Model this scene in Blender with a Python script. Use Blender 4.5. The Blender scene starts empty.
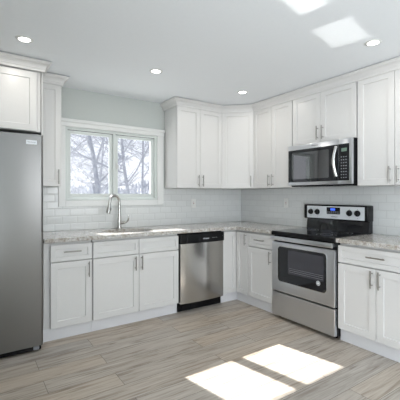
import bpy, bmesh, math, random
from mathutils import Vector, Matrix
S = bpy.context.scene
COL = S.collection
PI = math.pi
random.seed(7)

# ------------------------------------------------------------------ camera, sky, sun, lights, exposure
cam_d = bpy.data.cameras.new('camera')
cam = bpy.data.objects.new('camera', cam_d)
COL.objects.link(cam)
cam.location = (-3.3156, -3.8101, 1.2914)
cam.rotation_euler = (PI/2, 0, -0.5956)
cam_d.sensor_fit = 'HORIZONTAL'
cam_d.sensor_width = 36.0
cam_d.lens = 339.84/400*36.0
cam_d.shift_y = -(200-195.35)/400
cam_d.clip_start = 0.05
cam_d.clip_end = 300
S.camera = cam

S.view_settings.view_transform = 'Standard'
S.view_settings.look = 'None'
S.view_settings.exposure = 0.37
S.view_settings.gamma = 1.0
S.view_settings.use_curve_mapping = False

w = bpy.data.worlds.new('sky')
S.world = w
w.use_nodes = True
nt = w.node_tree
nt.nodes.clear()
wo = nt.nodes.new('ShaderNodeOutputWorld')
bg = nt.nodes.new('ShaderNodeBackground')
tc = nt.nodes.new('ShaderNodeTexCoord')
sep = nt.nodes.new('ShaderNodeSeparateXYZ')
rp = nt.nodes.new('ShaderNodeValToRGB')
rp.color_ramp.elements[0].position = 0.0
rp.color_ramp.elements[0].color = (0.93, 0.95, 1.0, 1)
rp.color_ramp.elements[1].position = 0.9
rp.color_ramp.elements[1].color = (0.62, 0.76, 1.0, 1)
nt.links.new(tc.outputs['Generated'], sep.inputs[0])
nt.links.new(sep.outputs['Z'], rp.inputs[0])
nt.links.new(rp.outputs[0], bg.inputs[0])
bg.inputs[1].default_value = 0.98
nt.links.new(bg.outputs[0], wo.inputs[0])

def lamp(name, kind, loc, direction, energy, color=(1, 1, 1), **kw):
    d = bpy.data.lights.new(name, kind)
    d.energy = energy
    d.color = color
    for k, v in kw.items():
        setattr(d, k, v)
    o = bpy.data.objects.new(name, d)
    COL.objects.link(o)
    o.location = loc
    o.rotation_euler = Vector(direction).to_track_quat('-Z', 'Y').to_euler()
    return o

SUN = Vector((0.244, -1.22, -1.0))
lamp('sun', 'SUN', (-5, 20, 18), SUN, 13.5, (1.0, 0.99, 0.98), angle=0.012)
# added fill lamp just inside the assumed, unseen window of the rear wall
XL, YB = -3.76, -6.5
lamp('rear_window_fill', 'AREA', (-0.95, -6.46, 1.5), (0, 1, .45), 32, (0.92, 0.96, 1.0),
     shape='RECTANGLE', size=1.45, size_y=1.5)
# added fill lamp at unseen glass doors, brightening the right-hand cabinets
lamp('glass_door_fill', 'AREA', (XL+.03, -5.0, 1.15), (1, 0, .40), 84, (0.88, 0.94, 1.0),
     shape='RECTANGLE', size=1.7, size_y=1.9)
# added lamps stand in for sun mirrored off the granite, one beam per window pane
GL = Vector((0.244, -1.22, 1.0))
for x, y, wd, ht in ((-1.74, -2.50, 0.40, .11), (-1.12, -2.37, 0.40, .17)):
    p = Vector((x, y, 2.444)) - GL*1.36
    lamp('sun_glint_standin', 'AREA', p, GL, 0.085, (1.0, 0.98, 0.95),
         shape='RECTANGLE', size=wd, size_y=ht, spread=math.radians(1.2))

# ------------------------------------------------------------------ materials
def mat(name, base=(.8, .8, .8), rough=.5, metal=0., **kw):
    m = bpy.data.materials.new(name)
    m.use_nodes = True
    b = m.node_tree.nodes['Principled BSDF']
    b.inputs['Base Color'].default_value = (*base, 1)
    b.inputs['Roughness'].default_value = rough
    b.inputs['Metallic'].default_value = metal
    for k, v in kw.items():
        b.inputs[k].default_value = v
    return m
def N(m, t, **kw):
    n = m.node_tree.nodes.new(t)
    for k, v in kw.items():
        setattr(n, k, v)
    return n
def L(m, a, b):
    m.node_tree.links.new(a, b)
def P(m):
    return m.node_tree.nodes['Principled BSDF']
def coords(m, order='XYZ', scale=(1, 1, 1), loc=(0, 0, 0), src='pos'):
    if src == 'pos':
        g = N(m, 'ShaderNodeNewGeometry').outputs['Position']
    else:
        g = N(m, 'ShaderNodeTexCoord').outputs['Object']
    s = N(m, 'ShaderNodeSeparateXYZ')
    c = N(m, 'ShaderNodeCombineXYZ')
    L(m, g, s.inputs[0])
    for i, a in enumerate(order):
        L(m, s.outputs[a], c.inputs[i])
    mp = N(m, 'ShaderNodeMapping')
    mp.inputs['Scale'].default_value = scale
    mp.inputs['Location'].default_value = loc
    L(m, c.outputs[0], mp.inputs[0])
    return mp.outputs[0]
def noise(m, vec, scale=5, detail=4, rough=.5, dist=0.):
    n = N(m, 'ShaderNodeTexNoise')
    n.inputs['Scale'].default_value = scale
    n.inputs['Detail'].default_value = detail
    n.inputs['Roughness'].default_value = rough
    n.inputs['Distortion'].default_value = dist
    L(m, vec, n.inputs['Vector'])
    return n.outputs['Fac']
def ramp(m, fac, stops):
    r = N(m, 'ShaderNodeValToRGB')
    e = r.color_ramp.elements
    while len(e) < len(stops):
        e.new(.5)
    for i, (p, c) in enumerate(stops):
        e[i].position = p
        e[i].color = (*c, 1) if len(c) == 3 else c
    L(m, fac, r.inputs[0])
    return r.outputs[0]
def mix(m, fac, a, b, mode='MIX'):
    n = N(m, 'ShaderNodeMix', data_type='RGBA', blend_type=mode)
    for inp, v in ((0, fac), (6, a), (7, b)):
        if isinstance(v, (int, float)):
            n.inputs[inp].default_value = v
        elif isinstance(v, tuple):
            n.inputs[inp].default_value = (*v, 1)
        else:
            L(m, v, n.inputs[inp])
    return n.outputs[2]
def bump(m, h, strength=.2, dist=.01):
    b = N(m, 'ShaderNodeBump')
    b.inputs['Strength'].default_value = strength
    b.inputs['Distance'].default_value = dist
    L(m, h, b.inputs['Height'])
    L(m, b.outputs[0], P(m).inputs['Normal'])

def painted(name, base, rough, bs=.03, sc=60):
    m = mat(name, base, rough)
    v = coords(m)
    n = noise(m, v, sc, 3)
    L(m, ramp(m, n, [(.3, tuple(c*.985 for c in base)), (.7, base)]), P(m).inputs['Base Color'])
    bump(m, n, bs, .002)
    return m
M_cab = painted('cabinet_white_paint', (.715, .71, .70), .33)
M_gap = mat('cabinet_edge_grey', (.42, .41, .40), .5)
M_wall = painted('wall_grey_green_paint', (.565, .595, .575), .8, .08)
M_ceil = painted('ceiling_paint', (.87, .90, .93), .9, .06)
M_trim = painted('trim_white_paint', (.80, .81, .80), .35)
M_frame = painted('window_frame_paint', (.68, .72, .70), .4)
M_toe = painted('toe_kick_white', (.76, .76, .78), .4)
M_plate = mat('outlet_plastic', (.80, .80, .78), .3)
M_red = mat('red_button', (.25, .02, .02), .4)
M_blackp = mat('black_plastic', (.006, .006, .007), .25, **{'Specular IOR Level': .22})
M_blackm = mat('black_matte', (.007, .007, .008), .5, **{'Specular IOR Level': .15})
M_bglass = mat('black_glass', (.006, .007, .010), .04)
M_bglass.node_tree.nodes['Principled BSDF'].inputs['Specular IOR Level'].default_value = .5
M_chrome = mat('polished_metal', (.78, .78, .77), .14, 1.)
M_grey = mat('grey_plastic', (.26, .27, .29), .4)
M_white = mat('white_print', (.75, .77, .8), .5)
M_dark = mat('dark_print', (.05, .05, .06), .5)
M_ring = mat('burner_ring_print', (.12, .12, .13), .3)

def steel(name, base, rough, stretch, order='XYZ', amt=.06):
    m = mat(name, base, rough, 1.)
    v = coords(m, order, stretch, src='obj')
    n = noise(m, v, 1.0, 3, .6)
    L(m, ramp(m, n, [(.25, tuple(c*(1-amt) for c in base)), (.75, tuple(min(1, c*(1+amt)) for c in base))]), P(m).inputs['Base Color'])
    r = N(m, 'ShaderNodeMapRange')
    r.inputs[3].default_value = rough*.97
    r.inputs[4].default_value = rough*1.03
    L(m, n, r.inputs[0])
    L(m, r.outputs[0], P(m).inputs['Roughness'])
    return m
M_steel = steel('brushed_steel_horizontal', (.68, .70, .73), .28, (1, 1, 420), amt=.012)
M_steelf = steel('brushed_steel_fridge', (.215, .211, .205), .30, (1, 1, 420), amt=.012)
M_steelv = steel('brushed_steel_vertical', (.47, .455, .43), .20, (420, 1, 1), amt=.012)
M_nickel = steel('brushed_nickel', (.56, .55, .53), .24, (40, 40, 40), amt=.03)
M_handle = mat('dark_brushed_nickel', (.33, .32, .30), .32, 1.)
M_panel = mat('control_panel_silver', (.74, .77, .80), .38, .15)

# clear window glass: light and sight pass, a little is mirrored
M_glass = bpy.data.materials.new('window_glass')
M_glass.use_nodes = True
_n = M_glass.node_tree
_n.nodes.clear()
_o = _n.nodes.new('ShaderNodeOutputMaterial')
_m = _n.nodes.new('ShaderNodeMixShader')
_t = _n.nodes.new('ShaderNodeBsdfTransparent')
_g = _n.nodes.new('ShaderNodeBsdfGlossy')
_g.inputs['Roughness'].default_value = .02
_f = _n.nodes.new('ShaderNodeFresnel')
_q = _n.nodes.new('ShaderNodeNewGeometry')
_h = _n.nodes.new('ShaderNodeMath')
_h.operation = 'MULTIPLY_ADD'     # the same 1.35 seen from inside the pane and from outside
_h.inputs[1].default_value = 1/1.35-1.35
_h.inputs[2].default_value = 1.35
_n.links.new(_q.outputs['Backfacing'], _h.inputs[0])
_n.links.new(_h.outputs[0], _f.inputs[0])
_n.links.new(_f.outputs[0], _m.inputs[0])
_n.links.new(_t.outputs[0], _m.inputs[1])
_n.links.new(_g.outputs[0], _m.inputs[2])
_n.links.new(_m.outputs[0], _o.inputs[0])

def emissive(name, col, s, base=(.8, .8, .8)):
    m = mat(name, base, .4)
    P(m).inputs['Emission Color'].default_value = (*col, 1)
    P(m).inputs['Emission Strength'].default_value = s
    return m
M_lens = emissive('downlight_lens', (1, .97, .9), 9)
P(M_bglass).inputs['IOR'].default_value = 1.5
M_blue = emissive('blue_clock_display', (.05, .15, 1), 1.0, (.02, .02, .05))
M_green = emissive('dim_green_display', (.35, .55, .45), .25, (.03, .04, .03))

def tile_mat(name, order):
    m = mat(name, (.8, .8, .8), .12)
    v = coords(m, order, (1, 1, 1), (0.03, -0.914, 0))
    b = N(m, 'ShaderNodeTexBrick', offset=.5, squash=1.0)
    b.inputs['Color1'].default_value = (.735, .75, .745, 1)
    b.inputs['Color2'].default_value = (.705, .72, .715, 1)
    b.inputs['Mortar'].default_value = (.59, .60, .595, 1)
    b.inputs['Scale'].default_value = 1
    b.inputs['Brick Width'].default_value = .1545
    b.inputs['Row Height'].default_value = .0775
    b.inputs['Mortar Size'].default_value = .0016
    b.inputs['Mortar Smooth'].default_value = .2
    L(m, v, b.inputs['Vector'])
    L(m, b.outputs['Color'], P(m).inputs['Base Color'])
    b2 = N(m, 'ShaderNodeTexBrick', offset=.5, squash=1.0)
    for k, x in (('Scale', 1), ('Brick Width', .1545), ('Row Height', .0775), ('Mortar Size', .012), ('Mortar Smooth', 1.0)):
        b2.inputs[k].default_value = x
    L(m, v, b2.inputs['Vector'])
    nz = noise(m, v, 9, 1)
    inv = N(m, 'ShaderNodeMath', operation='SUBTRACT')
    inv.inputs[0].default_value = 1
    L(m, b2.outputs['Fac'], inv.inputs[1])
    add = N(m, 'ShaderNodeMath', operation='MULTIPLY_ADD')
    L(m, nz, add.inputs[0])
    add.inputs[1].default_value = .9
    L(m, inv.outputs[0], add.inputs[2])
    bump(m, add.outputs[0], .30, .004)
    return m
M_tileB = tile_mat('white_subway_tile_back', 'XZY')
M_tileR = tile_mat('white_subway_tile_right', 'YZX')

M_gran = mat('speckled_granite', (.6, .6, .58), .09)
v = coords(M_gran)
n1 = noise(M_gran, v, 26, 6, .7, .4)
n2 = noise(M_gran, v, 110, 4, .7)
n3 = noise(M_gran, v, 55, 5, .75, .8)
c1 = ramp(M_gran, n1, [(.36, (.33, .29, .24)), (.47, (.52, .49, .45)), (.60, (.70, .70, .69))])
k1 = ramp(M_gran, n2, [(.36, (0, 0, 0)), (.47, (1, 1, 1))])
k2 = ramp(M_gran, n3, [(.36, (0, 0, 0)), (.46, (1, 1, 1))])
c2 = mix(M_gran, k1, (.25, .23, .22), c1)
c3 = mix(M_gran, k2, (.30, .25, .21), c2)
L(M_gran, c3, P(M_gran).inputs['Base Color'])

M_floor = mat('wood_plank_vinyl', (.4, .35, .3), .42)
v = coords(M_floor, 'XYZ')
b = N(M_floor, 'ShaderNodeTexBrick', offset=.37, offset_frequency=2)
b.inputs['Color1'].default_value = (0, 0, 0, 1)
b.inputs['Color2'].default_value = (1, 1, 1, 1)
b.inputs['Mortar'].default_value = (.5, .5, .5, 1)
for k, x in (('Scale', 1), ('Brick Width', 1.22), ('Row Height', .178), ('Mortar Size', .0016), ('Mortar Smooth', .1)):
    b.inputs[k].default_value = x
L(M_floor, v, b.inputs['Vector'])
# grain: coordinates shifted per plank, stretched along the plank
tint = b.outputs['Color']
vm = N(M_floor, 'ShaderNodeVectorMath', operation='MULTIPLY_ADD')
L(M_floor, tint, vm.inputs[0])
vm.inputs[1].default_value = (37, 11, 5)
L(M_floor, v, vm.inputs[2])
mp = N(M_floor, 'ShaderNodeMapping')
mp.inputs['Scale'].default_value = (1.8, 27, 1)
L(M_floor, vm.outputs[0], mp.inputs[0])
g1 = noise(M_floor, mp.outputs[0], 1.0, 6, .62, 1.6)
mp2 = N(M_floor, 'ShaderNodeMapping')
mp2.inputs['Scale'].default_value = (4, 90, 1)
L(M_floor, vm.outputs[0], mp2.inputs[0])
g2 = noise(M_floor, mp2.outputs[0], 1.0, 4, .6, .3)
ca = ramp(M_floor, g1, [(.26, (.19, .14, .10)), (.38, (.35, .28, .21)), (.48, (.49, .41, .325)), (.66, (.58, .51, .425))])
cb = ramp(M_floor, g1, [(.26, (.18, .15, .125)), (.38, (.31, .27, .235)), (.48, (.42, .385, .345)), (.66, (.52, .49, .45))])
c = mix(M_floor, tint, ca, cb)
c = mix(M_floor, .55, c, ramp(M_floor, g2, [(.3, (.72, .70, .68)), (.58, (1, 1, 1))]), 'MULTIPLY')
c = mix(M_floor, b.outputs['Fac'], c, (.12, .10, .085))
L(M_floor, c, P(M_floor).inputs['Base Color'])
bump(M_floor, g2, .08, .002)

def simple_noise(name, a, b_, sc, rough=.9):
    m = mat(name, a, rough)
    v = coords(m)
    L(m, ramp(m, noise(m, v, sc, 5), [(.35, a), (.65, b_)]), P(m).inputs['Base Color'])
    return m
M_bark = simple_noise('pale_bark', (.27, .28, .32), (.38, .39, .43), 9)
M_thick = simple_noise('winter_thicket', (.33, .34, .37), (.46, .47, .50), 1.2)
M_ground = simple_noise('frosty_grass', (.50, .50, .47), (.68, .68, .67), .6)

# ------------------------------------------------------------------ mesh helpers
def bx(bm, x0, x1, y0, y1, z0, z1, bev=0, seg=1):
    vs = [bm.verts.new((x, y, z)) for x in (x0, x1) for y in (y0, y1) for z in (z0, z1)]
    fs = [(0, 1, 3, 2), (4, 6, 7, 5), (0, 4, 5, 1), (2, 3, 7, 6), (0, 2, 6, 4), (1, 5, 7, 3)]
    f = [bm.faces.new([vs[i] for i in q]) for q in fs]
    if bev:
        ed = list({e for g in f for e in g.edges})
        bmesh.ops.bevel(bm, geom=ed, offset=bev, segments=seg, affect='EDGES', profile=.5)
    return f
def prism(bm, pts, z0, z1):
    a = [bm.verts.new((x, y, z0)) for x, y in pts]
    b_ = [bm.verts.new((x, y, z1)) for x, y in pts]
    n = len(pts)
    bm.faces.new(a[::-1])
    bm.faces.new(b_)
    for i in range(n):
        bm.faces.new((a[i], a[(i+1) % n], b_[(i+1) % n], b_[i]))
def tube(bm, pts, r, n=10, cap=True):
    pts = [Vector(p) for p in pts]
    if not isinstance(r, (list, tuple)):
        r = [r]*len(pts)
    rings = []
    ref = None
    for i, p in enumerate(pts):
        t = (pts[min(i+1, len(pts)-1)] - pts[max(i-1, 0)]).normalized()
        if ref is None:
            ref = Vector((0, 0, 1)) if abs(t.z) < .9 else Vector((1, 0, 0))
        a = (ref - t*ref.dot(t)).normalized()
        ref = a
        c_ = t.cross(a)
        rings.append([bm.verts.new(p + (a*math.cos(2*PI*k/n) + c_*math.sin(2*PI*k/n))*r[i]) for k in range(n)])
    for i in range(len(rings)-1):
        for k in range(n):
            bm.faces.new((rings[i][k], rings[i][(k+1) % n], rings[i+1][(k+1) % n], rings[i+1][k]))
    if cap:
        bm.faces.new(rings[0][::-1])
        bm.faces.new(rings[-1])
def lathe(bm, prof, n=32, axis='z', at=(0, 0, 0)):
    at = Vector(at)
    def P3(r, h, k):
        a = 2*PI*k/n
        if axis == 'z':
            return at + Vector((r*math.cos(a), r*math.sin(a), h))
        if axis == 'y':
            return at + Vector((r*math.cos(a), h, r*math.sin(a)))
        return at + Vector((h, r*math.cos(a), r*math.sin(a)))
    rings = []
    for r, h in prof:
        rings.append([bm.verts.new(P3(r, h, k)) for k in range(n)] if r > 1e-6 else [bm.verts.new(P3(0, h, 0))])
    for i in range(len(rings)-1):
        A, B = rings[i], rings[i+1]
        for k in range(n):
            if len(A) == 1 and len(B) == 1:
                continue
            if len(A) == 1:
                bm.faces.new((A[0], B[(k+1) % n], B[k]))
            elif len(B) == 1:
                bm.faces.new((A[k], A[(k+1) % n], B[0]))
            else:
                bm.faces.new((A[k], A[(k+1) % n], B[(k+1) % n], B[k]))
def obj(name, bm, m, parent=None, smooth=False, fix=True):
    if fix:
        bmesh.ops.recalc_face_normals(bm, faces=bm.faces)
    me = bpy.data.meshes.new(name)
    bm.to_mesh(me)
    bm.free()
    me.materials.append(m)
    if smooth:
        for p in me.polygons:
            p.use_smooth = True
        me.set_sharp_from_angle(angle=math.radians(35))
    o = bpy.data.objects.new(name, me)
    COL.objects.link(o)
    if parent:
        o.parent = parent
    return o
def part(name, m, parent, fn, smooth=False):
    bm = bmesh.new()
    fn(bm)
    return obj(name, bm, m, parent, smooth)
def struct(name, m, fn, parent=None, label=None):
    o = part(name, m, parent, fn)
    if not parent:
        o['kind'] = 'structure'
        if label:
            o['label'] = label
    return o
def thing(name, label, cat, loc=(0, 0, 0), rz=0, group=None):
    o = bpy.data.objects.new(name, None)
    COL.objects.link(o)
    o.empty_display_size = .1
    o.location = loc
    o.rotation_euler = (0, 0, rz)
    return tag(o, label, cat, group)
def tag(o, label, cat, group=None):
    o['label'] = label
    o['category'] = cat
    if group:
        o['group'] = group
    return o
def lettering(name, text, size, m, parent, loc, rot, depth=.0004, shear=0.):
    cu = bpy.data.curves.new(name, 'FONT')
    cu.body = text
    cu.size = size
    cu.extrude = depth
    cu.align_x = 'CENTER'
    cu.align_y = 'CENTER'
    cu.shear = shear
    t = bpy.data.objects.new(name, cu)
    COL.objects.link(t)
    bpy.context.view_layer.update()
    me = bpy.data.meshes.new_from_object(t)
    bpy.data.objects.remove(t)
    me.materials.clear()
    me.materials.append(m)
    o = bpy.data.objects.new(name, me)
    COL.objects.link(o)
    o.location = loc
    o.rotation_euler = rot
    o.parent = parent
    return o

# ------------------------------------------------------------------ room shell
CZ = 2.444
struct('floor', M_floor, lambda b: bx(b, XL-.1, .1, YB-.1, .16, -.1, 0))
struct('ceiling', M_ceil, lambda b: bx(b, XL-.1, .1, YB-.1, .16, CZ, CZ+.1))
WX0, WX1, WZ0, WZ1 = -2.475, -1.385, 1.235, 2.028
def back_wall(b):
    bx(b, XL-.1, WX0, 0, .16, 0, CZ)
    bx(b, WX1, .1, 0, .16, 0, CZ)
    bx(b, WX0, WX1, 0, .16, 0, WZ0)
    bx(b, WX0, WX1, 0, .16, WZ1, CZ)
struct('wall_back', M_wall, back_wall)
struct('wall_right', M_wall, lambda b: bx(b, 0, .1, YB-.1, 0, 0, CZ))
struct('wall_left', M_wall, lambda b: (bx(b, XL-.1, XL, YB-.1, -5.9, 0, CZ), bx(b, XL-.1, XL, -4.1, 0, 0, CZ), bx(b, XL-.1, XL, -5.9, -4.1, 2.12, CZ)))
dr_ = struct('door_1', M_frame, lambda b: (bx(b, XL-.08, XL-.03, -5.9, -5.83, 0, 2.12), bx(b, XL-.08, XL-.03, -5.04, -4.96, 0, 2.12), bx(b, XL-.08, XL-.03, -4.17, -4.1, 0, 2.12),
     bx(b, XL-.08, XL-.03, -5.83, -5.04, 0, .1), bx(b, XL-.08, XL-.03, -4.96, -4.17, 0, .1), bx(b, XL-.08, XL-.03, -5.83, -5.04, 2.05, 2.12), bx(b, XL-.08, XL-.03, -4.96, -4.17, 2.05, 2.12)))  # unseen glass doors, put in for light from the left
for y in (-5.83, -4.96):
    part('door_glass', M_glass, dr_, lambda b: bx(b, XL-.06, XL-.055, y, y+.79, .1, 2.05))
RW = ((-1.7, -.2),)  # unseen rear window, set aside to keep the refrigerator's reflection dark
def rear_wall(b):
    bx(b, XL, RW[0][0], YB-.1, YB, 0, CZ)
    bx(b, RW[0][1], 0, YB-.1, YB, 0, CZ)
    for a, c_ in RW:
        bx(b, a, c_, YB-.1, YB, 0, .7)
        bx(b, a, c_, YB-.1, YB, 2.25, CZ)
struct('wall_rear', M_wall, rear_wall)
def ring(b, x0, x1, z0, z1, y0, y1, s, bev=.003, st=None, sb=None):
    st = s if st is None else st
    sb = s if sb is None else sb
    bx(b, x0, x0+s, y0, y1, z0, z1, bev)
    bx(b, x1-s, x1, y0, y1, z0, z1, bev)
    bx(b, x0+s, x1-s, y0, y1, z0, z0+sb, bev)
    bx(b, x0+s, x1-s, y0, y1, z1-st, z1, bev)
for i, (a, c_) in enumerate(RW):
    f = struct('window_%d' % (i+2), M_frame, lambda b: ring(b, a, c_, .7, 2.25, YB-.08, YB-.03, .05))
    part('window_glass', M_glass, f, lambda b: bx(b, a+.05, c_-.05, YB-.06, YB-.055, .75, 2.2))

# tiled backsplash
def tileB(b):
    bx(b, -2.79, -.008, -.008, 0, .914, 1.20)
    bx(b, -2.79, -2.50, -.008, 0, 1.20, 1.377)
    bx(b, -1.35, -.008, -.008, 0, 1.20, 1.377)
o = struct('trim_1', M_tileB, tileB, label='glossy white subway tile backsplash below the window')
def tileR(b):
    bx(b, -.008, 0, -2.9, 0, .914, 1.377)
    bx(b, -.008, 0, -2.003, -1.24, 1.377, 1.395)
o = struct('trim_2', M_tileR, tileR, label='glossy white subway tile backsplash behind the range')

# kitchen window
W = bpy.data.objects.new('window_1', None)
COL.objects.link(W)
W['kind'] = 'structure'
W.location = (-1.93, 0, 1.2)
def wpart(name, m, fn, parent=None):
    o = part(name, m, parent or W, fn)
    if parent is None:
        o.matrix_parent_inverse = Matrix.Translation(-W.location)
    return o
def casing(b):
    bx(b, -2.543, -2.475, -.024, 0, 1.172, 2.055, .003)
    bx(b, -1.385, -1.300, -.024, 0, 1.172, 2.055, .003)
    bx(b, -2.475, -1.385, -.024, 0, 1.172, 1.235, .003)
    bx(b, -2.550, -1.296, -.030, 0, 2.028, 2.078, .003)
    bx(b, -2.556, -1.290, -.048, 0, 2.072, 2.108, .006)
wpart('window_casing', M_trim, casing)
fr = wpart('window_frame', M_frame, lambda b: (ring(b, WX0, WX1, WZ0, WZ1, .0, .15, .028, .002),
     bx(b, -1.945, -1.915, .0, .13, WZ0+.028, WZ1-.028, .002)))
wpart('head_gap_strip', M_blackm, lambda b: bx(b, WX0+.03, WX1-.03, .012, .02, WZ1-.0335, WZ1-.0285), fr)  # black strip put in for the shaded gap above the sashes
for x0, x1 in ((-2.446, -1.946), (-1.914, -1.414)):
    s = wpart('sash', M_frame, lambda b: ring(b, x0, x1, WZ0+.029, WZ1-.035, .026, .050, .036, .002, .030, .046))
    wpart('window_glass', M_glass, lambda b: bx(b, x0+.036, x1-.036, .034, .038, WZ0+.075, WZ1-.065), s)
lt = wpart('latch', M_trim, lambda b: (bx(b, -1.905, -1.885, .008, .022, 1.60, 1.67, .004),
     tube(b, [(-1.895, .006, 1.665), (-1.885, -.006, 1.62), (-1.865, -.012, 1.575)], [.007, .006, .004], 8)))

# rear baseboard
struct('baseboard_rear', M_trim, lambda b: bx(b, XL, 0, YB, YB+.015, 0, .1))

# ------------------------------------------------------------------ cabinetry
def shaker(b, x0, x1, z0, z1, yf, t=.019, rail=.057, rec=.010):
    """five-piece door: front face at y=yf, recessed flat centre panel"""
    yb = yf+t
    e = .0015
    O = [(x0, z0), (x1, z0), (x1, z1), (x0, z1)]
    def rg(ins, y):
        return [b.verts.new((x + (ins if i in (0, 3) else -ins), y, z + (ins if i in (0, 1) else -ins))) for i, (x, z) in enumerate(O)]
    r = [rg(0, yb), rg(0, yf+e), rg(e, yf), rg(rail, yf), rg(rail+.003, yf+rec)]
    b.faces.new(r[0])
    for A, B in zip(r, r[1:]):
        for i in range(4):
            b.faces.new((A[i], A[(i+1) % 4], B[(i+1) % 4], B[i]))
    b.faces.new(r[-1])
def handle(parent, x, z, yf, length=.14, vert=True):
    def fn(b):
        h = length/2
        y = yf-.030
        if vert:
            tube(b, [(x, y, z-h), (x, y, z+h)], .006, 12)
            for s in (-1, 1):
                tube(b, [(x, y, z+s*h*.68), (x, yf, z+s*h*.68)], .0045, 8)
        else:
            tube(b, [(x-h, y, z), (x+h, y, z)], .006, 12)
            for s in (-1, 1):
                tube(b, [(x+s*h*.68, y, z), (x+s*h*.68, yf, z)], .0045, 8)
    return part('handle', M_handle, parent, fn, True)

CG_B = 'white shaker base cabinets'
CG_W = 'white shaker wall cabinets'
BF = -.582           # base cabinet face (local y)
BD = -.615           # base door front
ZB0, ZB1, ZT0, ZT1 = .117, .694, .703, .851
def base_body(w_, openTop=False):
    def fn(b):
        if openTop:
            bx(b, .005, .020, BF, -.012, .115, .874)
            bx(b, w_-.020, w_-.005, BF, -.012, .115, .874)
            bx(b, .020, w_-.020, BF, -.012, .115, .133)
            bx(b, .020, w_-.020, BF, BF+.018, .133, .874)
        else:
            bx(b, .005, w_-.005, BF, -.012, .115, .874)
    return fn
def toe(w_):
    return lambda b: bx(b, .0005, w_-.0005, -.570, -.545, 0, .1145)

def base_cab(label, loc, rz, w_, doors, drawers, x_body=0, openTop=False):
    t = thing('base_cabinet', label, 'cabinet', loc, rz, None)
    part('body', M_cab, t, base_body(w_, openTop))
    part('toe_kick', M_toe, t, toe(w_))
    for (a, c_, hx, hz) in doors:
        d = part('door', M_cab, t, lambda b: shaker(b, a, c_, ZB0, ZB1, BD))
        if hx is not None:
            handle(d, hx, hz, BD)
    for (a, c_, hx) in drawers:
        d = part('drawer' if hx is not None else 'drawer_front', M_cab, t, lambda b: shaker(b, a, c_, ZT0, ZT1, BD, rail=.038))
        if hx is not None:
            handle(d, hx, .7865, BD, .15, False)
    return t
R90 = -PI/2
# left cabinet beside the fridge (a filler strip at its left)
x0 = -2.786
base_cab('narrow white base cabinet with one drawer, beside the refrigerator', (x0, 0, 0), 0, .422,
         [(.057, .418, .385, .611)], [(.057, .418, .238)])
x0 = -2.363
base_cab('wide white sink base cabinet with two false drawer fronts under the faucet', (x0, 0, 0), 0, .936,
         [(.005, .4660, .425, .611), (.4700, .931, .494, .611)], [(.005, .4660, None), (.4700, .931, None)], openTop=True)
# corner lazy-susan cabinet
t = thing('corner_base_cabinet', 'white corner base cabinet with folding doors, right of the dishwasher', 'cabinet', (0, 0, 0))
part('body', M_cab, t, lambda b: prism(b, [(-.814, -.012), (-.814, -.582), (-.582, -.582), (-.582, -.816), (-.012, -.816), (-.012, -.012)], .115, .874))
part('toe_kick', M_toe, t, lambda b: prism(b, [(-.8185, -.545), (-.8185, -.570), (-.570, -.570), (-.570, -.820), (-.545, -.820), (-.545, -.545)], 0, .1145))
part('door', M_cab, t, lambda b: shaker(b, -.8170, -.6165, ZB0, ZT1, BD, rail=.05))
d = part('door', M_cab, t, lambda b: shaker(b, .6175, .8180, ZB0, ZT1, BD, rail=.05))
d.rotation_euler = (0, 0, R90)
handle(d, .795, .772, BD)
# drawer cabinet between corner and range
base_cab('narrow white base cabinet with one drawer, left of the range', (0, -.821, 0), R90, .412,
         [(.005, .408, .368, .611)], [(.005, .408, .211)])
# right of the range
base_cab('white base cabinet with one wide drawer over two doors, right of the range', (0, -2.000, 0), R90, .694,
         [(.004, .3410, .313, .611), (.3450, .690, .378, .611)], [(.004, .690, .350)])

UB, UT = 1.380, 2.362
UF, UD = -.306, -.325
def wall_cab(label, loc, rz, w_, doors, zb=UB, depth=UF, zt=UT, dz=(None, None), name='wall_cabinet', cat='cabinet', hz=None):
    t = thing(name, label, cat, loc, rz)
    yd = depth-.019
    part('body', M_cab, t, lambda b: bx(b, .005, w_-.005, depth+.012, -.001 if zb > 1.4 else -.009, zb, zt+.02))
    for (a, c_, hx) in doors:
        d = part('door', M_cab, t, lambda b: shaker(b, a, c_, zb+.002, zt, yd, rail=.055))
        if hx is not None:
            handle(d, hx, (zb+.090) if hz is None else hz, yd)
    return t
wall_cab('narrow white wall cabinet left of the window', (-2.790, 0, 0), 0, .214, [(.005, .211, .182)])
wall_cab('white wall cabinet with two doors, right of the window', (-1.284, 0, 0), 0, .678, [(.004, .3310, .301), (.3350, .672, .366)])
# diagonal corner wall cabinet
t = thing('corner_wall_cabinet', 'white diagonal wall cabinet with a single door in the corner', 'cabinet', (-.009, -.009, 0))
part('body', M_cab, t, lambda b: prism(b, [(0, 0), (-.590, 0), (-.590, -.285), (-.285, -.590), (0, -.590)], UB, UT+.02))
dl = math.hypot(.2985, .2985)
d = part('door', M_cab, t, lambda b: shaker(b, .009, dl-.009, UB+.002, UT, -.019, rail=.055))
d.location = (-.5955, -.297, 0)
d.rotation_euler = (0, 0, -PI/4)
handle(d, dl-.042, UB+.09, -.019)
wall_cab('white wall cabinet with two tall doors, left of the microwave', (0, -.6060, 0), R90, .632, [(.006, .3130, .283), (.3170, .626, .345)])
wall_cab('short white wall cabinet directly above the microwave', (0, -1.2385, 0), R90, .767, [(.006, .3700, .340), (.3740, .761, .402)], zb=1.832, hz=1.937)
wall_cab('white wall cabinet with two tall doors, right of the microwave', (0, -2.0060, 0), R90, .688, [(.006, .3380, .306), (.3420, .682, .374)])
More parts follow.
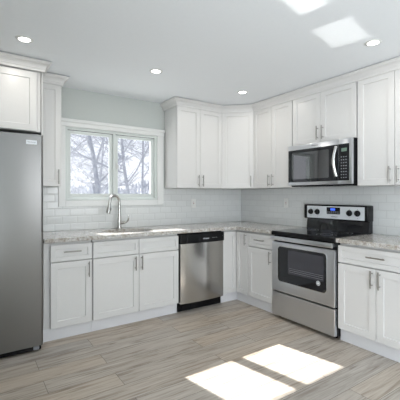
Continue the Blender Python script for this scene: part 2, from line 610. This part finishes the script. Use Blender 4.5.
# deep cabinet over the fridge
t = wall_cab('deep white cabinet above the refrigerator', (-3.715, 0, 0), 0, .914, [(.003, .4365, .405), (.4395, .876, .47)], zb=1.838, depth=-.600, zt=2.343, hz=1.92)
o = tag(part('refrigerator_side_panel', M_cab, None, lambda b: bx(b, -2.8005, -2.7905, -.600, -.001, 0, 2.40, .001)),
        'tall white end panel between the refrigerator and the counter', 'panel')

# crown mouldings
CP = [(0, 2.352), (.009, 2.352), (.012, 2.355), (.012, 2.374), (.016, 2.377), (.018, 2.385), (.024, 2.397), (.034, 2.408), (.048, 2.415), (.050, 2.419), (.054, 2.423), (.060, 2.428), (.060, 2.437), (0, 2.437)]
def sweep(b, path, prof):
    n = len(path)
    rings = []
    for i in range(n):
        p = Vector(path[i])
        d0 = (p - Vector(path[i-1])).normalized() if i else None
        d1 = (Vector(path[i+1]) - p).normalized() if i < n-1 else None
        nn = [Vector((d.y, -d.x)) for d in (d0, d1) if d is not None]
        if len(nn) == 2:
            s = nn[0]+nn[1]
            m_ = s/(s.dot(nn[0]))
        else:
            m_ = nn[0]
        rings.append([b.verts.new((p.x+m_.x*o_, p.y+m_.y*o_, z)) for o_, z in prof])
    k = len(prof)
    for A, B in zip(rings, rings[1:]):
        for j in range(k):
            b.faces.new((A[j], A[(j+1) % k], B[(j+1) % k], B[j]))
    b.faces.new(rings[0])
    b.faces.new(rings[-1][::-1])
CG = None
g = .0005
for path, lab in (
    ([(-3.755, -.6195), (-2.790+g, -.6195), (-2.790+g, -.39)], 'white crown moulding along the top of the refrigerator cabinet'),
    ([(-2.785, -.3255), (-2.5755, -.3255), (-2.5755, -.001)], 'short white crown moulding on the narrow cabinet left of the window'),
    ([(-1.2845, -.001), (-1.2845, -.3255), (-.6125, -.3255), (-.3255, -.6125), (-.3255, -2.694)], 'long white crown moulding bending around the corner wall cabinets')):
    o = part('crown_moulding', M_cab, None, lambda b: sweep(b, path, CP))
    tag(o, lab, 'moulding')

# ------------------------------------------------------------------ countertops
SKX, SKY, SKA, SKB = -1.894, -.345, .265, .185
def sup(a, b_, n=40, e=2.8):
    r = []
    for k in range(n):
        t_ = 2*PI*k/n
        c_, s_ = math.cos(t_), math.sin(t_)
        r.append((a*math.copysign(abs(c_)**(2/e), c_), b_*math.copysign(abs(s_)**(2/e), s_)))
    return r
def slab(b, outer, hole=None, z0=.8755, z1=.914):
    for z in (z1, z0):
        es = []
        for lp in [outer] + ([hole] if hole else []):
            vs = [b.verts.new((x, y, z)) for x, y in lp]
            es += [b.edges.new((vs[i], vs[(i+1) % len(vs)])) for i in range(len(vs))]
        bmesh.ops.triangle_fill(b, use_beauty=True, use_dissolve=False, edges=es)
    b.verts.ensure_lookup_table()
    half = len(b.verts)//2
    off = 0
    for lp in [outer] + ([hole] if hole else []):
        n = len(lp)
        for i in range(n):
            j = (i+1) % n
            b.faces.new((b.verts[off+i], b.verts[off+j], b.verts[half+off+j], b.verts[half+off+i]))
        off += n
def counter(lab, outer, hole=None):
    o = part('countertop', M_gran, None, lambda b: slab(b, outer, hole))
    m_ = o.modifiers.new('bevel', 'BEVEL')
    m_.width = .004
    m_.segments = 2
    m_.limit_method = 'ANGLE'
    m_.angle_limit = math.radians(50)
    tag(o, lab, 'countertop')
CF = -.643
counter('long L-shaped speckled granite countertop holding the sink',
        [(-2.786, -.009), (-2.786, CF), (CF, CF), (CF, -1.232), (-.009, -1.232), (-.009, -.009)],
        [(SKX+x, SKY+y) for x, y in sup(SKA, SKB)])
counter('short speckled granite countertop piece right of the range', [(-.009, -1.998), (CF, -1.998), (CF, -2.70), (-.009, -2.70)])

# sink
t = thing('kitchen_sink', 'undermount stainless steel sink bowl set in the granite below the window', 'sink', (SKX, SKY, .70))
def basin(b):
    rr = []
    for (k, z) in ((1.05, .1745), (1.05, .172), (.995, .172), (.985, .10), (.96, .03), (.90, .008), (.5, .0), (.12, -.003)):
        rr.append([b.verts.new((x, y, z)) for x, y in sup(SKA*k, SKB*k if k > .5 else SKA*k*.9)])
    rr.insert(0, [b.verts.new((x, y, .1745)) for x, y in sup(SKA*1.002, SKB*1.002)])
    for A, B in zip(rr, rr[1:]):
        for i in range(len(A)):
            j = (i+1) % len(A)
            b.faces.new((A[i], A[j], B[j], B[i]))
    b.faces.new(rr[-1])
part('basin', M_nickel, t, basin, True)
part('drain', M_chrome, t, lambda b: lathe(b, [(.045, .001), (.042, .004), (.03, .002), (0, .001)], 24), True)

# faucet
t = thing('kitchen_faucet', 'tall brushed nickel gooseneck faucet behind the sink', 'faucet', (-1.905, -.090, .914))
D_ = Vector((-.95, -.31, 0)).normalized()
H_ = Vector((.75, -.66, 0)).normalized()
Z_ = Vector((0, 0, 1))
part('base', M_nickel, t, lambda b: lathe(b, [(0, .0005), (.030, .0005), (.030, .008), (.024, .014), (.022, .06), (.0215, .10), (.019, .14), (.0165, .17), (0, .17)], 24), True)
arc = [Z_*.165, Z_*.24, Z_*.308] + [D_*(.066-.066*math.cos(a)) + Z_*(.308+.066*math.sin(a)) for a in [PI*k/12 for k in range(1, 13)]] + [D_*.137+Z_*.280]
part('spout', M_nickel, t, lambda b: tube(b, arc, .0160, 16), True)
hd = part('spray_head', M_nickel, t, lambda b: tube(b, [D_*.1355+Z_*.288, D_*.138+Z_*.265, D_*.150+Z_*.205, D_*.155+Z_*.180, D_*.156+Z_*.177], [.0165, .018, .023, .024, .019], 16), True)
part('spray_button', M_blackp, hd, lambda b: tube(b, [D_*.122+Z_*.235, D_*.128+Z_*.207], [.010, .009], 10), True)
lv = part('lever', M_nickel, t, lambda b: tube(b, [H_*.0+Z_*.066, H_*.042+Z_*.066, H_*.058+Z_*.067], [.019, .019, .016], 14), True)
part('lever_arm', M_nickel, lv, lambda b: tube(b, [H_*.050+Z_*.067, H_*.078+Z_*.071, H_*.100+Z_*.088, H_*.110+Z_*.120, H_*.108+Z_*.152], [.013, .011, .0095, .008, .006], 10), True)

# ------------------------------------------------------------------ refrigerator
t = thing('refrigerator', 'tall stainless steel refrigerator under the deep cabinet', 'refrigerator', (-3.262, 0, 0))
part('body', M_blackm, t, lambda b: bx(b, -.44, .44, -.655, -.03, .03, 1.775, .004))
def fdoor(x0, x1):
    def fn(b):
        # door with softly rolled vertical edges
        r = .022
        pts = [(x0, -.66)]
        for k in range(7):
            a = PI/2*k/6
            pts.append((x0+r-r*math.cos(a), -.74+r-r*math.sin(a)))
        for k in range(7):
            a = PI/2*k/6
            pts.append((x1-r+r*math.sin(a), -.74+r-r*math.cos(a)))
        pts.append((x1, -.66))
        prism(b, pts, .050, 1.790)
    return fn
for x0, x1, hx in ((-.453, -.003, -.04), (.003, .455, .04)):
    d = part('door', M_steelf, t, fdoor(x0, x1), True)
    part('handle', M_nickel, d, lambda b: (tube(b, [(hx, -.79, .62), (hx, -.79, 1.50)], .012, 12), tube(b, [(hx, -.79, .70), (hx, -.738, .70)], .009, 8), tube(b, [(hx, -.79, 1.42), (hx, -.738, 1.42)], .009, 8)), True)
bd = part('badge', M_panel, d, lambda b: bx(b, .324, .405, -.7425, -.7402, 1.708, 1.742, .0008))
bd['label'] = 'small silver name badge'
P(M_chrome)
lettering('badge_lettering', 'FRIGIDAIRE', .0125, M_dark, bd, (.3645, -.7426, 1.725), (PI/2, 0, 0))
part('hinge_cover', M_grey, t, lambda b: bx(b, .375, .43, -.70, -.60, 1.776, 1.800, .004))
gr = part('toe_grille', M_blackp, t, lambda b: (bx(b, -.45, .440, -.722, -.655, .010, .046, .004), [bx(b, -.44+.11*k, -.34+.11*k, -.726, -.721, .016, .038, .002) for k in range(7)]))
part('hinge_bracket', M_grey, gr, lambda b: bx(b, .380, .425, -.732, -.66, .014, .044, .005))
for x in (-.4, .4):
    part('foot', M_grey, t, lambda b: lathe(b, [(0, 0), (.022, 0), (.022, .012), (.012, .03), (0, .03)], 14, at=(x, -.62, 0)))

# ------------------------------------------------------------------ dishwasher
t = thing('dishwasher', 'stainless steel dishwasher with a black control strip', 'dishwasher', (-1.4245, 0, 0))
DWW = .604
part('body', M_blackm, t, lambda b: bx(b, .002, DWW-.002, -.585, -.03, .10, .870, .002))
def dwdoor(b):
    n = 14
    f = [(.008 + (DWW-.016)*k/n, -.630-.024*(1-(2*k/n-1)**2)**.8) for k in range(n+1)]
    prism(b, [(.008, -.592)] + f + [(DWW-.008, -.592)], .104, .758)
part('door', M_steelv, t, dwdoor, True)
def dwctl(b):
    n = 14
    f = [(.004 + (DWW-.008)*k/n, -.640-.014*(1-(2*k/n-1)**2)**.8) for k in range(n+1)]
    prism(b, [(.004, -.592)] + f + [(DWW-.004, -.592)], .7595, .862)
cp = part('control_panel', M_blackp, t, dwctl, True)
lettering('panel_lettering', 'Whirlpool', .020, M_white, cp, (DWW*.55, -.6552, .803), (PI/2, 0, 0))
part('button_row', M_white, cp, lambda b: [bx(b, DWW*.70+.028*k, DWW*.70+.028*k+.012, -.6525+.0013*k, -.648, .805, .808) for k in range(3)])
part('status_light', M_white, cp, lambda b: bx(b, DWW*.93, DWW*.93+.010, -.6435, -.640, .815, .819))
kp = part('kick_plate', M_blackp, t, lambda b: (bx(b, -.001+.004, DWW-.003, -.575, -.55, .004, .100, .002), [bx(b, .05+.12*k, .14+.12*k, -.577, -.574, .03, .07, .001) for k in range(4)]))

# ------------------------------------------------------------------ range  (local: x = along wall to the right, -y = front)
t = thing('electric_range', 'freestanding stainless steel range with black glass cooktop', 'range', (0, -1.2345, 0), R90)
RWD = .760
part('body', M_blackp, t, lambda b: bx(b, .001, RWD-.001, -.605, -.012, .03, .893, .002))
for x in (.05, RWD-.05):
    for y in (-.56, -.08):
        part('foot', M_blackp, t, lambda b: lathe(b, [(0, 0), (.02, 0), (.02, .01), (.01, .03), (0, .03)], 12, at=(x, y, 0)))
part('cooktop_frame', M_blackp, t, lambda b: bx(b, 0, RWD, -.655, -.03, .873, .912, .007, 3))
ct = part('cooktop_glass', M_bglass, t, lambda b: bx(b, .006, RWD-.006, -.648, -.120, .912, .9175, .002))
for cx_, cy_, r in ((.20, -.50, .105), (.57, -.50, .09), (.20, -.25, .075), (.57, -.25, .095)):
    part('burner_ring', M_ring, ct, lambda b: [lathe(b, [(q, .9177), (q+.002, .9179), (q+.004, .9177)], 40, at=(cx_, cy_, 0)) for q in (r, r*.6)])
# oven door: steel frame with a rounded window
def rrect(x0, x1, z0, z1, r, n=6):
    p = []
    for (cx_, cz_, a0) in ((x1-r, z1-r, 0), (x0+r, z1-r, PI/2), (x0+r, z0+r, PI), (x1-r, z0+r, 1.5*PI)):
        for k in range(n+1):
            a = a0+PI/2*k/n
            p.append((cx_+r*math.cos(a), cz_+r*math.sin(a)))
    return p
def plate(b, pts, y0, y1):
    a = [b.verts.new((x, y0, z)) for x, z in pts]
    c_ = [b.verts.new((x, y1, z)) for x, z in pts]
    b.faces.new(a)
    b.faces.new(c_[::-1])
    for i in range(len(pts)):
        j = (i+1) % len(pts)
        b.faces.new((a[i], a[j], c_[j], c_[i]))
od = part('oven_door', M_steel, t, lambda b: bx(b, .004, RWD-.004, -.645, -.607, .292, .803, .004, 2))
ow = part('oven_window', M_bglass, od, lambda b: plate(b, rrect(.092, .672, .402, .762, .035), -.6475, -.6452))
part('window_rim', M_chrome, ow, lambda b: plate(b, rrect(.088, .676, .398, .766, .038), -.6465, -.6452))
M_inner = mat('oven_inner_glass', (.045, .045, .055), .12)
part('inner_pane', M_inner, ow, lambda b: plate(b, rrect(.225, .645, .50, .735, .01), -.6482, -.6474))
part('oven_rack', M_grey, ow, lambda b: [tube(b, [(.24, -.6484, .520+.018*k), (.64, -.6484, .520+.018*k)], .0013, 5) for k in range(3)])
st = part('round_sticker', M_white, ow, lambda b: lathe(b, [(0, -.6492), (.022, -.6492), (.022, -.6476), (0, -.6476)], 20, 'y', (.587, 0, .478)))
part('sticker_mark', M_grey, st, lambda b: lathe(b, [(.010, -.6494), (.015, -.6496), (.018, -.6494)], 20, 'y', (.587, 0, .478)))
oh = part('door_handle', M_steel, od, lambda b: (bx(b, .006, RWD-.012, -.672, -.652, .822, .866, .005, 2), bx(b, .03, .07, -.653, -.606, .826, .860, .003), bx(b, RWD-.07, RWD-.03, -.653, -.606, .826, .860, .003)), True)
part('storage_drawer', M_steel, t, lambda b: bx(b, .004, RWD-.004, -.643, -.607, .035, .278, .004, 2))
# backguard: sloped black lower part and projecting control panel
def bgl(b):
    pr_ = [(-.012, .913), (-.085, .913), (-.070, 1.035), (-.012, 1.035)]
    a = [b.verts.new((.010, y, z)) for y, z in pr_]
    c_ = [b.verts.new((RWD-.010, y, z)) for y, z in pr_]
    b.faces.new(a)
    b.faces.new(c_[::-1])
    for i in range(4):
        j = (i+1) % 4
        b.faces.new((a[i], a[j], c_[j], c_[i]))
part('backguard', M_bglass, t, bgl)
cp = part('control_panel', M_blackp, t, lambda b: bx(b, .0, RWD, -.118, -.012, 1.030, 1.190, .010, 3), True)
part('panel_face', M_panel, cp, lambda b: plate(b, rrect(.045, .728, 1.042, 1.174, .004), -.1205, -.1175))
cl = part('clock_panel', M_blackp, cp, lambda b: plate(b, rrect(.303, .462, 1.092, 1.164, .004), -.1225, -.1195))
part('clock_display', M_blue, cl, lambda b: plate(b, rrect(.350, .405, 1.130, 1.153, .002), -.1232, -.1224))
part('button_row', M_grey, cl, lambda b: [bx(b, .312+.024*k, .326+.024*k, -.1232, -.1224, z, z+.007) for k in range(6) for z in (1.102, 1.114) if True])
for x in (.098, .184, .568, .655):
    k_ = part('knob', M_blackp, cp, lambda b: lathe(b, [(.031, -.1206), (.031, -.126), (.024, -.128), (.022, -.146), (.018, -.149), (0, -.149)], 24, 'y', (x, 0, 1.110)), True)
    part('knob_grip', M_blackp, k_, lambda b: bx(b, x-.005, x+.005, -.157, -.145, 1.088, 1.132, .002))
    part('dial_mark', M_dark, cp, lambda b: bx(b, x-.002, x+.002, -.1210, -.1204, 1.146, 1.154))
    part('dial_mark', M_dark, cp, lambda b: bx(b, x-.006, x+.006, -.1210, -.1204, 1.061, 1.063))
lettering('panel_lettering', 'Whirlpool', .017, M_dark, cp, (.395, -.1207, 1.065), (PI/2, 0, 0), shear=.2)

# ------------------------------------------------------------------ microwave
t = thing('microwave', 'over-the-range stainless steel microwave below the short wall cabinet', 'microwave', (0, -1.2405, 0), R90)
MW = .763
part('body', M_blackm, t, lambda b: bx(b, .002, MW-.002, -.362, -.009, 1.396, 1.830, .003))
dr = part('door', M_steel, t, lambda b: (bx(b, .002, .618, -.398, -.363, 1.398, 1.829, .006, 2)), True)
part('door_glass', M_bglass, dr, lambda b: plate(b, rrect(.010, .617, 1.432, 1.778, .004), -.4005, -.3975))
M_screen = mat('microwave_screen_glass', (.012, .013, .018), .03, IOR=2.3)
part('screen_window', M_screen, dr, lambda b: plate(b, rrect(.055, .52, 1.465, 1.745, .012), -.4012, -.4003))
mh = part('door_handle', M_chrome, dr, lambda b: tube(b, [(.606 - .010*math.sin(PI*k/12), -.4080-.030*math.sin(PI*k/12), 1.475+.285*k/12) for k in range(13)], [.015]*13, 12), True)
pf = part('control_section', M_steel, t, lambda b: (bx(b, .6195, MW-.002, -.398, -.363, 1.398, 1.829, .006, 2)), True)
kp = part('keypad_panel', M_bglass, pf, lambda b: plate(b, rrect(.621, .735, 1.432, 1.778, .003), -.4005, -.3975))
part('display', M_green, kp, lambda b: plate(b, rrect(.655, .712, 1.705, 1.738, .002), -.4012, -.4003))
part('keypad_keys', M_grey, kp, lambda b: [bx(b, .650+.024*i, .662+.024*i, -.4012, -.4003, 1.455+.028*j, 1.464+.028*j) for i in range(3) for j in range(8)])
lettering('name_lettering', 'Whirlpool', .018, M_dark, dr, (.352, -.3984, 1.803), (PI/2, 0, 0))
part('vent_grille', M_blackp, t, lambda b: bx(b, .03, MW-.03, -.37, -.05, 1.384, 1.3955, .002))

# ------------------------------------------------------------------ outlets
def outlet(label, loc, rz):
    t = thing('wall_outlet', label, 'outlet', loc, rz, None)
    pl = part('cover_plate', M_plate, t, lambda b: bx(b, -.037, .037, -.006, -.0005, -.060, .060, .003, 2))
    rc = part('receptacle', M_plate, t, lambda b: bx(b, -.017, .017, -.0085, -.0055, -.035, .035, .001))
    part('reset_button', M_red, rc, lambda b: bx(b, -.006, .006, -.0100, -.008, -.006, .006, .001))
    for x in (-.006, .006):
        for z in (-.022, .022):
            part('slot', M_dark, rc, lambda b: bx(b, x-.001, x+.001, -.0087, -.008, z-.004, z+.004))
outlet('white wall outlet on the tile to the right of the window', (-.846, -.008, 1.186), 0)
outlet('white wall outlet on the tile left of the range', (-.008, -.872, 1.196), R90)

# ------------------------------------------------------------------ ceiling downlights
def downlight(x, y, label):
    t = thing('recessed_light', label, 'ceiling light', (x, y, CZ), 0, 'recessed ceiling lights')
    part('trim_ring', M_trim, t, lambda b: lathe(b, [(.040, -.001), (.040, -.006), (.058, -.004), (.062, -.0005), (.040, -.0005)], 40), True)
    part('lens', M_lens, t, lambda b: lathe(b, [(0, -.004), (.039, -.0035), (.039, -.0005), (0, -.0005)], 40), True)
    lp = lamp('downlight_lamp', 'AREA', (0, 0, -.012), (0, 0, -1), 2.0, (1, .94, .86), shape='DISK', size=.078)
    lp.parent = t
downlight(-2.981, -1.010, 'round recessed ceiling light in front of the refrigerator cabinet')
downlight(-1.886, -.974, 'round recessed ceiling light above the sink')
downlight(-.797, -.939, 'round recessed ceiling light near the corner cabinets')
downlight(-.798, -2.421, 'round recessed ceiling light at far right, beside the right-hand wall cabinets')

# ------------------------------------------------------------------ outdoors
struct('ground', M_ground, lambda b: bx(b, -60, 90, .35, 140, -.9, -.6))
def tree(label, x, y, seed, height, r0, lean=(0, 0), fork=.35, spread=.9):
    rnd = random.Random(seed)
    t = thing('bare_tree', label, 'tree', (x, y, -.6), 0, None)
    tb, bb = bmesh.new(), bmesh.new()
    def limb(bm, p, d, ln, r, depth):
        n = 6 if depth == 0 else 4
        pts = [p.copy()]
        q = p.copy()
        dd = d.copy()
        for i in range(n):
            dd = (dd + Vector((rnd.uniform(-1, 1), rnd.uniform(-1, 1), rnd.uniform(-.5, .7)))*(.10 if depth == 0 else .24)).normalized()
            q = q + dd*ln/n
            pts.append(q.copy())
        rad = [max(.0035, r*(1-.62*i/n)) for i in range(n+1)]
        tube(bm, pts, rad, 8 if depth == 0 else (5 if depth < 3 else 3), cap=False)
        if depth >= 5:
            return
        k = (9, 6, 5, 4, 3)[depth]
        for j in range(k):
            f = (fork if depth == 0 else .25) + (1-(fork if depth == 0 else .25))*(j+rnd.random()*.8)/k
            i = min(n-1, int(f*n))
            s = pts[i].lerp(pts[i+1], f*n-i)
            az = rnd.uniform(0, 2*PI)
            base = (pts[i+1]-pts[i]).normalized()
            side = Vector((math.cos(az), math.sin(az), rnd.uniform(-.25, .5)))
            nd = (base*.55 + side*spread).normalized()
            limb(bb, s, nd, ln*rnd.uniform(.42, .62)*(.8 if depth == 0 else 1), rad[i]*rnd.uniform(.42, .62), depth+1)
    limb(tb, Vector((0, 0, -.02)), Vector((lean[0], lean[1], 1)).normalized(), height, r0, 0)
    obj('trunk', tb, M_bark, t, True, fix=False)
    obj('branches', bb, M_bark, t, True, fix=False)
tree('bare tree with a thick straight trunk, seen through the left window pane', .42, 8.0, 3, 6.6, .105, (.03, 0), .22)
tree('bare tree with a curved slender trunk, seen through the right window pane', 1.85, 8.3, 11, 6.0, .085, (-.10, 0), .25)
tree('bare tree at the far right edge of the right window pane', 2.9, 9.6, 21, 6.4, .07, (.02, 0), .2)
tree('bare tree spreading low branches across the left edge of the left window pane', -.75, 9.0, 5, 5.2, .06, (.05, 0), .15)
tree('small bare tree farther back between the two big trunks', 2.3, 13.5, 8, 6.5, .07, (0, 0), .15)
# far thicket, nobody could count its stems
rnd = random.Random(4)
bm = bmesh.new()
for k in range(1500):
    x = rnd.uniform(-20, 60)
    y = rnd.uniform(38, 46)
    h = 2.0+1.0*math.sin(x*.55)*math.sin(x*.21+1)+rnd.uniform(0, 1.0)
    r = rnd.uniform(.25, .7)
    tube(bm, [(x, y, -.62), (x+rnd.uniform(-.2, .2), y, h*.55), (x+rnd.uniform(-.3, .3), y, h)], [r, r*.8, .05], 5, cap=False)
o = obj('distant_thicket', bm, M_thick)
o['kind'] = 'stuff'
tag(o, 'hazy band of distant woodland along the bottom of the window view', 'woodland')
